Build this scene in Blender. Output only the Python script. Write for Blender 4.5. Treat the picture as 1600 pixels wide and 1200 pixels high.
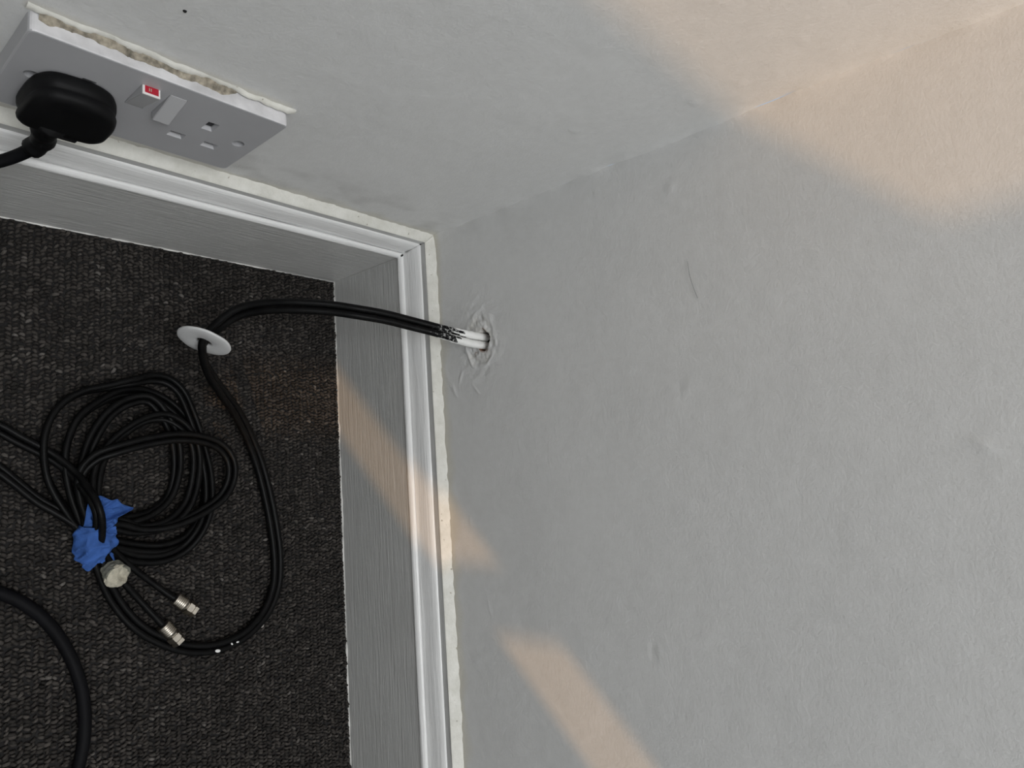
import bpy, bmesh, math, random
import numpy as np
from mathutils import Vector, Matrix

# ------------------------------------------------------------------ camera, light, exposure
for o in list(bpy.data.objects):
    bpy.data.objects.remove(o, do_unlink=True)
scene = bpy.context.scene
COL = scene.collection

cam_d = bpy.data.cameras.new('camera')
cam = bpy.data.objects.new('camera', cam_d); COL.objects.link(cam)
RIGHT = Vector((0.067005, 0.648706, 0.758084)); DOWN = Vector((0.989657, 0.053378, -0.133150)); FWD = Vector((-0.126840, 0.759165, -0.638420))
cam.matrix_world = Matrix(((RIGHT[0], -DOWN[0], -FWD[0], 0.24775),
                           (RIGHT[1], -DOWN[1], -FWD[1], -0.47896),
                           (RIGHT[2], -DOWN[2], -FWD[2], 0.64343),
                           (0, 0, 0, 1)))
cam_d.sensor_width = 36.0
cam_d.lens = 36.0 * 1074.848 / 1600.0
cam_d.clip_start = 0.01
scene.camera = cam

world = bpy.data.worlds.new('sky'); scene.world = world
world.use_nodes = True
bg = world.node_tree.nodes['Background']
bg.inputs['Color'].default_value = (0.62, 0.78, 1.0, 1)
bg.inputs['Strength'].default_value = 0.6

sun_d = bpy.data.lights.new('evening_sun', 'SUN')
sun_d.energy = 1.05
sun_d.color = (1.0, 0.55, 0.20)
sun_d.angle = math.radians(0.55)
sun = bpy.data.objects.new('evening_sun', sun_d); COL.objects.link(sun)
sun.rotation_euler = Vector((-1, 1, -1)).to_track_quat('-Z', 'Y').to_euler()
sun.location = (2.5, -2.5, 3.0)

top_fill_d = bpy.data.lights.new('ceiling_fill', 'AREA')  # unseen area light added as soft fill from above
top_fill_d.shape = 'RECTANGLE'; top_fill_d.size = 0.9; top_fill_d.size_y = 1.2
top_fill_d.energy = 26.0
top_fill_d.color = (0.965, 0.985, 1.0)
top_fill = bpy.data.objects.new('ceiling_fill', top_fill_d); COL.objects.link(top_fill)
top_fill.location = (0.80, -0.80, 2.36)

scene.view_settings.view_transform = 'Standard'
scene.view_settings.look = 'None'
scene.view_settings.exposure = 0.0
scene.view_settings.gamma = 1.0
scene.view_settings.use_curve_mapping = False
scene.cycles.use_denoising = True

# ------------------------------------------------------------------ helpers
rng = np.random.default_rng(7)
random.seed(7)

def link(o, parent=None):
    COL.objects.link(o)
    if parent is not None:
        o.parent = parent
        o.matrix_parent_inverse = parent.matrix_world.inverted()
    return o

def mesh_obj(name, verts, faces, mat=None, parent=None, smooth=True, attrs=None):
    me = bpy.data.meshes.new(name)
    me.from_pydata([tuple(map(float, v)) for v in verts], [], [tuple(map(int, f)) for f in faces])
    me.update()
    if smooth:
        me.polygons.foreach_set('use_smooth', [True] * len(me.polygons))
    if attrs:
        for k, v in attrs.items():
            a = me.attributes.new(k, 'FLOAT', 'POINT')
            a.data.foreach_set('value', np.asarray(v, dtype=np.float32))
    if mat: me.materials.append(mat)
    return link(bpy.data.objects.new(name, me), parent)

def bm_obj(name, bm, mat=None, parent=None, smooth=False):
    me = bpy.data.meshes.new(name); bm.to_mesh(me); bm.free()
    if smooth:
        me.polygons.foreach_set('use_smooth', [True] * len(me.polygons))
    if mat: me.materials.append(mat)
    return link(bpy.data.objects.new(name, me), parent)

def empty(name, loc):
    o = bpy.data.objects.new(name, None); o.empty_display_size = 0.02
    o.location = loc
    COL.objects.link(o)
    o.matrix_world = Matrix.Translation(loc)
    return o

def tag(o, label=None, cat=None, group=None, kind=None):
    if label: o['label'] = label
    if cat: o['category'] = cat
    if group: o['group'] = group
    if kind: o['kind'] = kind
    return o

def structure(o): o['kind'] = 'structure'; return o

def box(bm, x0, x1, y0, y1, z0, z1):
    vs = [bm.verts.new((x, y, z)) for x in (x0, x1) for y in (y0, y1) for z in (z0, z1)]
    for f in ((0, 1, 3, 2), (4, 6, 7, 5), (0, 4, 5, 1), (2, 3, 7, 6), (0, 2, 6, 4), (1, 5, 7, 3)):
        bm.faces.new([vs[i] for i in f])

def hash2(ix, iy, seed):
    h = (ix.astype(np.int64) * 374761393 + iy.astype(np.int64) * 668265263 + seed * 974711) & 0xffffffff
    h = ((h ^ (h >> 13)) * 1274126177) & 0xffffffff
    h = h ^ (h >> 16)
    return (h & 0xffff) / 65535.0

def vnoise(x, y, seed=0):
    """smooth value noise, -1..1"""
    x = np.asarray(x, float); y = np.asarray(y, float)
    ix = np.floor(x); iy = np.floor(y); fx = x - ix; fy = y - iy
    fx = fx * fx * (3 - 2 * fx); fy = fy * fy * (3 - 2 * fy)
    a = hash2(ix, iy, seed); b = hash2(ix + 1, iy, seed)
    c = hash2(ix, iy + 1, seed); d = hash2(ix + 1, iy + 1, seed)
    return ((a * (1 - fx) + b * fx) * (1 - fy) + (c * (1 - fx) + d * fx) * fy) * 2 - 1

def fbm(x, y, seed=0, octv=4):
    s = 0; a = 1.0; t = 0
    for k in range(octv):
        s = s + a * vnoise(np.asarray(x) * 2 ** k, np.asarray(y) * 2 ** k, seed + 17 * k); t += a; a *= 0.5
    return s / t

# ------------------------------------------------------------------ materials
def new_mat(name):
    m = bpy.data.materials.new(name); m.use_nodes = True
    nt = m.node_tree
    return m, nt, nt.nodes['Principled BSDF']

def add_bump(nt, bsdf, height, strength, dist):
    b = nt.nodes.new('ShaderNodeBump')
    b.inputs['Strength'].default_value = strength
    b.inputs['Distance'].default_value = dist
    nt.links.new(height, b.inputs['Height'])
    nt.links.new(b.outputs['Normal'], bsdf.inputs['Normal'])
    return b

def noise(nt, scale, detail=3, rough=0.5, vec=None, stretch=None):
    n = nt.nodes.new('ShaderNodeTexNoise')
    n.inputs['Scale'].default_value = scale
    n.inputs['Detail'].default_value = detail
    n.inputs['Roughness'].default_value = rough
    if vec is None:
        tc = nt.nodes.new('ShaderNodeTexCoord'); vec = tc.outputs['Object']
    if stretch:
        mp = nt.nodes.new('ShaderNodeMapping'); mp.inputs['Scale'].default_value = stretch
        nt.links.new(vec, mp.inputs['Vector']); vec = mp.outputs['Vector']
    nt.links.new(vec, n.inputs['Vector'])
    return n.outputs['Fac']

def ramp(nt, fac, stops):
    r = nt.nodes.new('ShaderNodeValToRGB')
    el = r.color_ramp.elements
    while len(el) < len(stops): el.new(0.5)
    for e, (p, c) in zip(el, stops):
        e.position = p; e.color = (c[0], c[1], c[2], 1)
    nt.links.new(fac, r.inputs['Fac'])
    return r.outputs['Color']

def mix(nt, fac, a, b):
    n = nt.nodes.new('ShaderNodeMix'); n.data_type = 'RGBA'
    for sock, v in ((n.inputs['Factor'], fac), (n.inputs['A'], a), (n.inputs['B'], b)):
        pass
    ins = {i.identifier: i for i in n.inputs}
    def put(sock, v):
        if isinstance(v, (tuple, list)): sock.default_value = (v[0], v[1], v[2], 1)
        elif isinstance(v, (int, float)): sock.default_value = v
        else: nt.links.new(v, sock)
    put(ins['Factor_Float'], fac); put(ins['A_Color'], a); put(ins['B_Color'], b)
    return [o for o in n.outputs if o.identifier == 'Result_Color'][0]

def attr(nt, name):
    a = nt.nodes.new('ShaderNodeAttribute'); a.attribute_name = name
    return a.outputs['Fac']

def simple(name, col, rough=0.5, metal=0.0, var=0.06, scale=60, bump=0.0, bscale=400, spec=0.5, bdist=0.0005, stretch=None):
    m, nt, b = new_mat(name)
    c0 = [max(0, c * (1 - var)) for c in col]; c1 = [min(1, c * (1 + var)) for c in col]
    nt.links.new(ramp(nt, noise(nt, scale, 3), [(0.3, c0), (0.7, c1)]), b.inputs['Base Color'])
    b.inputs['Roughness'].default_value = rough
    b.inputs['Metallic'].default_value = metal
    b.inputs['Specular IOR Level'].default_value = spec
    if bump:
        add_bump(nt, b, noise(nt, bscale, 3, 0.6, stretch=stretch), bump, bdist)
    return m

def wall_material():
    m, nt, b = new_mat('white_wall_paint')
    base = ramp(nt, noise(nt, 9, 4, 0.6), [(0.3, (0.69, 0.69, 0.68)), (0.7, (0.745, 0.745, 0.735))])
    fine = ramp(nt, noise(nt, 140, 3), [(0.35, (0.67, 0.67, 0.66)), (0.65, (0.74, 0.74, 0.735))])
    c = mix(nt, 0.35, base, fine)
    # dirt (yellowed paint, grime) and brown plaster carried as vertex attributes with their own outline
    c = mix(nt, attr(nt, 'yellowed'), c, (0.60, 0.56, 0.44))
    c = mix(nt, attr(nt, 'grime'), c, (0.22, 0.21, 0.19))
    c = mix(nt, attr(nt, 'plaster'), c, (0.16, 0.075, 0.04))
    c = mix(nt, attr(nt, 'hole_shade'), c, (0.012, 0.008, 0.007))  # near-black shade painted into the cable hole
    nt.links.new(c, b.inputs['Base Color'])
    b.inputs['Roughness'].default_value = 0.48
    b.inputs['Specular IOR Level'].default_value = 0.35
    h = noise(nt, 420, 4, 0.6)
    h2 = noise(nt, 55, 3, 0.55)
    add = nt.nodes.new('ShaderNodeMath'); add.operation = 'MULTIPLY_ADD'
    nt.links.new(h2, add.inputs[0]); add.inputs[1].default_value = 0.7
    nt.links.new(h, add.inputs[2])
    add_bump(nt, b, add.outputs[0], 0.30, 0.0009)
    return m

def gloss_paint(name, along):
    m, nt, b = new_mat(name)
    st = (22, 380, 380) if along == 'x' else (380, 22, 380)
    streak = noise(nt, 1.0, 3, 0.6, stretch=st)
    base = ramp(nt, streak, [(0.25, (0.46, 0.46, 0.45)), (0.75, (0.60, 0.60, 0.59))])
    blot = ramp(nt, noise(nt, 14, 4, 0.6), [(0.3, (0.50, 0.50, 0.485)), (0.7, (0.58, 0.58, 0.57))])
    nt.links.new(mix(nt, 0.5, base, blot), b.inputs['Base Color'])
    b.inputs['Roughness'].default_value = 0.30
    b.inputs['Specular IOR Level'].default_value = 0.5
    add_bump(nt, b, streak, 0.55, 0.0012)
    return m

WALL = wall_material()
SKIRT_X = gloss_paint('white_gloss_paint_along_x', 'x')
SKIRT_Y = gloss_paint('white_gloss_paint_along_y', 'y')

def toplit_gloss(name, along):  # same gloss paint, lightened to carry the light from above
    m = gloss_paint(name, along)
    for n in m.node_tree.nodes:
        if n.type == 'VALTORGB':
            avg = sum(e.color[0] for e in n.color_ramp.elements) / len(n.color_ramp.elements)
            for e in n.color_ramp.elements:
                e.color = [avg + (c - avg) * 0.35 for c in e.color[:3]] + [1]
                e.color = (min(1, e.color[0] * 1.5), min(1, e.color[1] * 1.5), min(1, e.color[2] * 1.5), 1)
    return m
TOPLIT_X = toplit_gloss('toplit_gloss_paint_along_x', 'x')
TOPLIT_Y = toplit_gloss('toplit_gloss_paint_along_y', 'y')

def caulk_material():
    m, nt, b = new_mat('old_cream_caulk')
    n1 = noise(nt, 70, 4, 0.65)
    base = ramp(nt, n1, [(0.3, (0.66, 0.65, 0.59)), (0.7, (0.80, 0.79, 0.74))])
    sp = noise(nt, 230, 2, 0.5)
    spots = ramp(nt, sp, [(0.70, (0, 0, 0)), (0.78, (1, 1, 1))])
    c = mix(nt, spots, base, (0.34, 0.31, 0.25))
    nt.links.new(c, b.inputs['Base Color'])
    b.inputs['Roughness'].default_value = 0.62
    add_bump(nt, b, noise(nt, 300, 4, 0.6), 0.4, 0.0008)
    return m
CAULK = caulk_material()
PAINT_CHIP = simple('white_paint_chips', (0.74, 0.73, 0.70), 0.5, bump=0.4)
FLOORBASE = simple('carpet_backing', (0.012, 0.011, 0.011), 0.95)
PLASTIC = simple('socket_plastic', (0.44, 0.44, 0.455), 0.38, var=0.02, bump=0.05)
PLASTIC_TOPLIT = simple('socket_plastic_toplit', (0.61, 0.60, 0.61), 0.42, var=0.16, scale=90, bump=0.15)  # lighter copy of the socket plastic, top light in the colour
ROCKER = simple('rocker_plastic', (0.46, 0.46, 0.47), 0.35, var=0.02)
INDWHITE = simple('indicator_white', (0.82, 0.80, 0.78), 0.45, var=0.02)
INDRED = simple('indicator_red', (0.42, 0.012, 0.03), 0.45, var=0.1)
SHUTTER_SHADE = simple('shutter_slot_shade', (0.03, 0.03, 0.034), 0.6)  # near-black puts the shade of the pin holes into the colour
DARK = simple('dark_void', (0.008, 0.008, 0.008), 0.9)
SCREW = simple('screw_metal', (0.09, 0.09, 0.085), 0.5, metal=0.9)  # darkened so the metal carries the shade of the screw holes
DUST = simple('brown_dust', (0.27, 0.24, 0.19), 0.95, var=0.55, scale=260, bump=0.6, bscale=500, bdist=0.001)
RUBBER = simple('black_plug_rubber', (0.005, 0.005, 0.0055), 0.55, var=0.2, bump=0.08, bscale=900, bdist=0.0003, spec=0.15)
CORD = simple('black_cord', (0.0035, 0.0035, 0.0045), 0.6, var=0.25, spec=0.10, bump=0.1, bscale=500)
WHITEPAINT = simple('white_paint_splash', (0.80, 0.80, 0.78), 0.5, var=0.05, bump=0.5, bscale=350, bdist=0.0008)
DISCMAT = simple('white_disc_plastic', (0.60, 0.60, 0.60), 0.45, var=0.04, bump=0.15, bscale=250)
TAPE = simple('blue_masking_tape', (0.036, 0.098, 0.315), 0.75, var=0.22, scale=120, bump=0.35, bscale=260, bdist=0.0008, spec=0.2)
NICKEL = simple('nickel_plate', (0.46, 0.42, 0.36), 0.30, metal=1.0, var=0.1, scale=300)
GREYPLUG = simple('grey_filler', (0.16, 0.16, 0.13), 0.9, var=0.3, scale=300, bump=0.6, bscale=400, bdist=0.001)
CHALK = simple('chalky_filler', (0.44, 0.41, 0.33), 0.95, var=0.2, scale=300, bump=0.8, bscale=500, bdist=0.0012)
HAIRMAT = simple('dark_hair', (0.03, 0.028, 0.03), 0.5)
MASK_CLOTH = simple('sun_mask_cloth', (0.62, 0.60, 0.56), 0.9)  # cloth of the added panels that shape the sun

def cable_material():
    m, nt, b = new_mat('black_coax_sheath')
    base = ramp(nt, noise(nt, 120, 3), [(0.3, (0.002, 0.002, 0.0023)), (0.7, (0.0048, 0.0048, 0.0048))])
    a = attr(nt, 'overspray')
    sp = noise(nt, 420, 4, 0.65)
    add = nt.nodes.new('ShaderNodeMath'); add.operation = 'ADD'
    nt.links.new(a, add.inputs[0]); nt.links.new(sp, add.inputs[1])
    msk = ramp(nt, add.outputs[0], [(0.80, (0, 0, 0)), (0.92, (1, 1, 1))])
    nt.links.new(mix(nt, msk, base, (0.42, 0.42, 0.41)), b.inputs['Base Color'])
    b.inputs['Roughness'].default_value = 0.40
    b.inputs['Specular IOR Level'].default_value = 0.11
    add_bump(nt, b, noise(nt, 300, 3), 0.12, 0.0006)
    return m
COAX = cable_material()

def carpet_material():
    m, nt, b = new_mat('charcoal_loop_yarn')
    tone = attr(nt, 'tone')
    c = ramp(nt, tone, [(0.0, (0.020, 0.019, 0.018)), (0.45, (0.045, 0.041, 0.038)), (0.8, (0.082, 0.075, 0.069)), (0.97, (0.17, 0.16, 0.15)), (1.0, (0.42, 0.40, 0.37))])
    fib = ramp(nt, noise(nt, 1800, 2), [(0.3, (0.55, 0.55, 0.55)), (0.7, (1.25, 1.22, 1.2))])
    mul = nt.nodes.new('ShaderNodeMix'); mul.data_type = 'RGBA'; mul.blend_type = 'MULTIPLY'
    ins = {i.identifier: i for i in mul.inputs}
    ins['Factor_Float'].default_value = 1.0
    nt.links.new(c, ins['A_Color']); nt.links.new(fib, ins['B_Color'])
    nt.links.new([o for o in mul.outputs if o.identifier == 'Result_Color'][0], b.inputs['Base Color'])
    b.inputs['Roughness'].default_value = 0.95
    b.inputs['Specular IOR Level'].default_value = 0.1
    return m
CARPET = carpet_material()

# ------------------------------------------------------------------ room shell
RX, RY, RZ = 1.5, -2.8, 2.4

def axis_coords(lo, hi, fine_lo, fine_hi, coarse, fine, tail_to):
    a = list(np.arange(lo, fine_lo, coarse)) + list(np.arange(fine_lo, fine_hi, fine)) + list(np.arange(fine_hi, hi, coarse))
    t = hi; a.append(hi); step = coarse
    while t < tail_to - 1e-6:
        step *= 1.6; t = min(tail_to, t + step); a.append(t)
    return np.array(sorted(set(np.round(a, 5))))

def grid_faces(nu, nv, flip=False):
    i = np.arange(nu - 1)[:, None] * nv + np.arange(nv - 1)[None, :]
    i = i.ravel()
    f = np.stack([i, i + nv, i + nv + 1, i + 1], 1)
    return f[:, ::-1] if flip else f

def ding(u, v, cu, cv, ru, rv, ang, h):
    ca, sa = math.cos(ang), math.sin(ang)
    a = ((u - cu) * ca + (v - cv) * sa) / ru; b = (-(u - cu) * sa + (v - cv) * ca) / rv
    return h * np.exp(-(a * a + b * b))

# wall_back (y = 0): u = x, v = z, displacement towards the room is -y
HX, HZ = 0.1205, 0.2040
U = axis_coords(0.0, 0.56, 0.070, 0.172, 0.0030, 0.0008, RX)
V = axis_coords(0.10, 0.72, 0.165, 0.240, 0.0030, 0.0008, RZ)
V = np.concatenate([[0.0, 0.05], V])
uu, vv = np.meshgrid(U, V, indexing='ij')
disp = 0.0006 * fbm(uu * 7, vv * 7, 3, 2) + 0.00022 * fbm(uu * 60, vv * 60, 5, 3)
disp *= np.clip(uu / 0.02, 0.15, 1)
# paint build-up in the corner
disp += 0.0012 * np.exp(-uu / 0.004) * (0.6 + 0.8 * vnoise(vv * 60, vv * 0, 8))
ru_, rv_ = 0.0265, 0.0185
ang = np.arctan2((vv - HZ) / rv_, (uu - HX) / ru_)
rr = np.sqrt(((uu - HX) / ru_) ** 2 + ((vv - HZ) / rv_) ** 2)
rr = rr * (1 + 0.035 * np.sin(ang * 3 + 1) + 0.03 * np.sin(ang * 7 + 2) + 0.05 * vnoise(uu * 160, vv * 160, 11))
ridge = np.exp(-((rr - 1.0) / 0.075) ** 2) * (0.65 + 0.7 * vnoise(uu * 120, vv * 120, 4))
disp += 0.0007 * ridge
inside = np.clip((1.02 - rr) / 0.2, 0, 1)
disp += inside * (-0.0006 + 0.0011 * fbm(uu * 260, vv * 260, 21, 3))
halo = np.exp(-((rr - 1.25) / 0.45) ** 2)
disp += halo * 0.0006 * fbm(uu * 190, vv * 130, 31, 3)
disp += 0.0006 * np.exp(-((rr - 0.62) / 0.06) ** 2) * np.clip(vnoise(ang * 2 + 3, rr * 0, 41), 0, 1)
# the hole itself
hr = np.sqrt(((uu - HX - 0.0005) / 0.0086) ** 2 + ((vv - HZ - 0.0038) / 0.0072) ** 2)
hr = hr * (1 + 0.16 * vnoise(ang * 2.3 + 4, ang * 0, 51))
disp -= 0.030 * np.clip((1.10 - hr) / 0.25, 0, 1)
# dents, filler scars and drips on the open wall
for (cu, cv, a1, a2, th, h) in [(0.19199, 0.40636, 0.00500, 0.00130, 1.00000, -0.00090), (0.19639, 0.41012, 0.00300, 0.00200, 0.40000, 0.00070), (0.19117, 0.41487, 0.00200, 0.00400, 0.20000, 0.00050), (0.21540, 0.36672, 0.00300, 0.00150, 0.60000, 0.00050), (0.20469, 0.36198, 0.00200, 0.00150, 0.60000, -0.00050), (0.25100, 0.59045, 0.00600, 0.00300, 1.20000, 0.00120), (0.25157, 0.58820, 0.00300, 0.00200, 1.00000, -0.00070), (0.39036, 0.36266, 0.00600, 0.00130, 0.15000, -0.00100), (0.01824, 0.34804, 0.00300, 0.00200, 0.50000, 0.00100), (0.03604, 0.41544, 0.00500, 0.00220, -0.70000, 0.00100), (0.03798, 0.34802, 0.00150, 0.00150, 0.00000, 0.00080), (0.04974, 0.37242, 0.00200, 0.00150, 0.00000, 0.00060), (0.36026, 0.17175, 0.00140, 0.00700, 0.30000, 0.00060), (0.41801, 0.17527, 0.00120, 0.00900, 0.20000, 0.00040), (0.37027, 0.19552, 0.00700, 0.00120, 0.30000, 0.00040), (0.35731, 0.34054, 0.00400, 0.00150, 1.20000, -0.00040), (0.29172, 0.17740, 0.00300, 0.00200, 0.00000, 0.00050), (0.16407, 0.16598, 0.00800, 0.00200, 0.40000, 0.00060), (0.15267, 0.17579, 0.00600, 0.00150, -0.40000, 0.00060), (0.16794, 0.19613, 0.00700, 0.00120, 0.70000, 0.00050), (0.07061, 0.26465, 0.00300, 0.00100, 0.30000, 0.00050), (0.20412, 0.40133, 0.00200, 0.00200, 0.00000, 0.00030), (0.32462, 0.35832, 0.00200, 0.00100, 0.30000, 0.00040)]:
    disp += ding(uu, vv, cu, cv, a1, a2, th, h)
verts = np.stack([uu, -disp, vv], -1).reshape(-1, 3)
plaster = np.clip((1.28 - hr) / 0.12, 0, 1) * np.clip(0.55 + 0.9 * vnoise(uu * 420, vv * 420, 61), 0, 1)
plaster = np.maximum(plaster, 0.8 * np.clip(1 - np.hypot((uu - HX - 0.012) / 0.0035, (vv - HZ + 0.006) / 0.003), 0, 1) ** 0.5 * (vnoise(uu * 700, vv * 700, 71) > -0.2))
plaster = np.maximum(plaster, 0.85 * np.clip(1 - np.hypot((uu - HX - 0.010) / 0.003, (vv - HZ - 0.0075) / 0.0022), 0, 1) ** 0.5)
hole_shade = np.clip((0.98 - hr) / 0.10, 0, 1)  # mask for the shade painted inside the hole
edge = 0.1477 + 0.004
yel = np.clip(1 - (vv - edge) / (0.010 + 0.006 * vnoise(uu * 50, uu * 0, 81)), 0, 1) * 0.55
yel = np.maximum(yel, 0.22 * np.clip(inside * (0.4 + vnoise(uu * 180, vv * 180, 83)), 0, 1))
grime = 0.22 * np.clip(1 - uu / 0.05, 0, 1) * np.clip(1 - (vv - 0.16) / 0.2, 0, 1) * np.clip(fbm(uu * 40, vv * 40, 91, 3) + 0.3, 0, 1)
wall_back = mesh_obj('wall_back', verts, grid_faces(len(U), len(V), False), WALL, None, True,
                     dict(plaster=plaster.ravel(), hole_shade=hole_shade.ravel(), yellowed=yel.ravel(), grime=grime.ravel()))
structure(wall_back)

# wall_left (x = 0): u = -y, v = z
U = axis_coords(0.0, 0.46, 0.30, 0.31, 0.0030, 0.0030, -RY)
V = axis_coords(0.10, 0.70, 0.255, 0.285, 0.0030, 0.0012, RZ)
V = np.concatenate([[0.0, 0.05], V])
uu, vv = np.meshgrid(U, V, indexing='ij')
disp = 0.0007 * fbm(uu * 6 + 4, vv * 6, 103, 2) + 0.00028 * fbm(uu * 60, vv * 60, 105, 3)
disp *= np.clip(uu / 0.02, 0.15, 1)
disp += 0.0016 * np.exp(-uu / 0.005) * (0.5 + 0.9 * vnoise(vv * 55, vv * 0, 108))
for (cu, cv, a1, a2, th, h) in [(0.06894, 0.37738, 0.00500, 0.00150, 0.30000, 0.00120), (0.06277, 0.37772, 0.00300, 0.00120, -0.50000, -0.00060), (0.04082, 0.45894, 0.00500, 0.00160, 0.20000, 0.00090), (0.03767, 0.49136, 0.00300, 0.00150, 0.30000, 0.00080), (0.03300, 0.51418, 0.00500, 0.00140, 0.20000, 0.00070), (0.02456, 0.42789, 0.00400, 0.00150, 0.40000, 0.00060), (0.06028, 0.53735, 0.00400, 0.00200, 0.20000, 0.00060), (0.01488, 0.38593, 0.00150, 0.00500, 0.10000, 0.00050), (0.17211, 0.14551, 0.00800, 0.00200, 0.20000, 0.00050), (0.08128, 0.20456, 0.00800, 0.00300, 0.20000, 0.00050), (0.10717, 0.20084, 0.00600, 0.00200, 0.00000, 0.00040)]:
    disp += ding(uu, vv, cu, cv, a1, a2, th, h)
verts = np.stack([disp, -uu, vv], -1).reshape(-1, 3)
yel = np.clip(1 - (vv - edge) / (0.008 + 0.006 * vnoise(uu * 50, uu * 0, 181)), 0, 1) * 0.45
near = np.clip(1 - np.abs(vv - 0.2665) / 0.006, 0, 1) * (uu > 0.237) * (uu < 0.386)
yel = np.maximum(yel, 0.5 * near)
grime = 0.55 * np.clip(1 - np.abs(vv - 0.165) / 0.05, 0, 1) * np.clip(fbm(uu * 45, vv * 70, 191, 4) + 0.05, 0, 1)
zero = np.zeros(uu.size)
wall_left = mesh_obj('wall_left', verts, grid_faces(len(U), len(V), True), WALL, None, True,
                     dict(plaster=zero, hole_shade=zero, yellowed=yel.ravel(), grime=grime.ravel()))
structure(wall_left)

def slab(name, x0, x1, y0, y1, z0, z1, mat):
    bm = bmesh.new(); box(bm, x0, x1, y0, y1, z0, z1)
    return structure(bm_obj(name, bm, mat))

slab('floor', -0.02, RX, RY, 0.02, -0.03, -0.0035, FLOORBASE)
slab('ceiling', -0.05, RX + 0.05, RY - 0.05, 0.05, RZ, RZ + 0.05, WALL)
slab('wall_front', -0.05, RX + 0.05, RY - 0.05, RY, -0.03, RZ, WALL)

# window wall (x = RX) with its opening, and the window with added, unseen panels shaping the sun patches
WY0, WY1, WZ0, WZ1 = -2.25, -0.60, 1.308, 2.30
bm = bmesh.new()
box(bm, RX, RX + 0.05, RY, WY0, -0.03, RZ)
box(bm, RX, RX + 0.05, WY1, 0.05, -0.03, RZ)
box(bm, RX, RX + 0.05, WY0, WY1, -0.03, WZ0)
box(bm, RX, RX + 0.05, WY0, WY1, WZ1, RZ)
structure(bm_obj('wall_right', bm, WALL))
win = structure(empty('window_1', (RX + 0.02, (WY0 + WY1) / 2, WZ0)))
def wpart(name, y0, y1, z0, z1, x0=RX + 0.002, x1=RX + 0.016):
    bm = bmesh.new(); box(bm, x0, x1, y0, y1, z0, z1)
    return bm_obj(name, bm, MASK_CLOTH if 'sun_mask' in name or 'curtain' in name else INDWHITE, win)
wpart('mullion', -1.172, -1.122, WZ0, 1.41)
wpart('sun_stop', WY0, -1.53, WZ0, 1.41)  # added stop that keeps the low sun off the far carpet
wpart('sun_mask', WY0, WY1, 1.397, 1.975)  # unseen panel, edges set to shape the sun patches
wpart('curtain', -1.392, WY1, 1.970, WZ1, RX + 0.004, RX + 0.014)  # unseen panel added to cut off the upper sun patch

# ------------------------------------------------------------------ skirting boards
T = 0.018
ZB, ZT = 0.1116, 0.1477
FACE = [(0.0, -0.004), (T, -0.004), (T, 0.0), (T, 0.04), (T, 0.08), (T, 0.1105)]
BEAD = [(T, 0.1105), (T + 0.0007, 0.1114), (T + 0.0009, 0.1130), (T + 0.0003, 0.1152), (T - 0.0012, 0.1170), (T - 0.0026, 0.1176), (T - 0.0036, 0.1170), (T - 0.0044, 0.1152), (T - 0.0052, 0.1138)]
OV = [(T - 0.0052, 0.1138), (T - 0.0054, 0.1160)]
for k in range(0, 9):
    a = math.pi / 2 * k / 8
    OV.append((0.0080 + (0.0126 - 0.0080) * math.cos(a), 0.1185 + 0.0180 * math.sin(a)))
FIL = [(0.0080, 0.1365), (0.0079, 0.1430)]
TOP = [(0.0079, 0.1432), (0.0060, 0.1440), (-0.002, 0.1470)]

def sweep_profile(name, prof, along, length, mat, parent=None, seed=0, amp=0.0003, smooth=True, ragged=None):
    n = int(length / 0.003) + 1
    s = np.linspace(0, 1, n) ** 1.0 * length
    prof = np.array(prof)
    verts = []
    for si in s:
        for k, (e, z) in enumerate(prof):
            w = amp * float(vnoise(si * 18, k * 0.31, seed)) if z > 0.0 else 0.0
            zz = z + w * 0.7 + (ragged(si, k) if ragged else 0)
            ee = e + w
            c = max(si, e)          # mitred into the corner
            verts.append((c, -ee, zz) if along == 'x' else (ee, -c, zz))
    return mesh_obj(name, verts, grid_faces(n, len(prof), along == 'x'), mat, parent, smooth)

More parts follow.
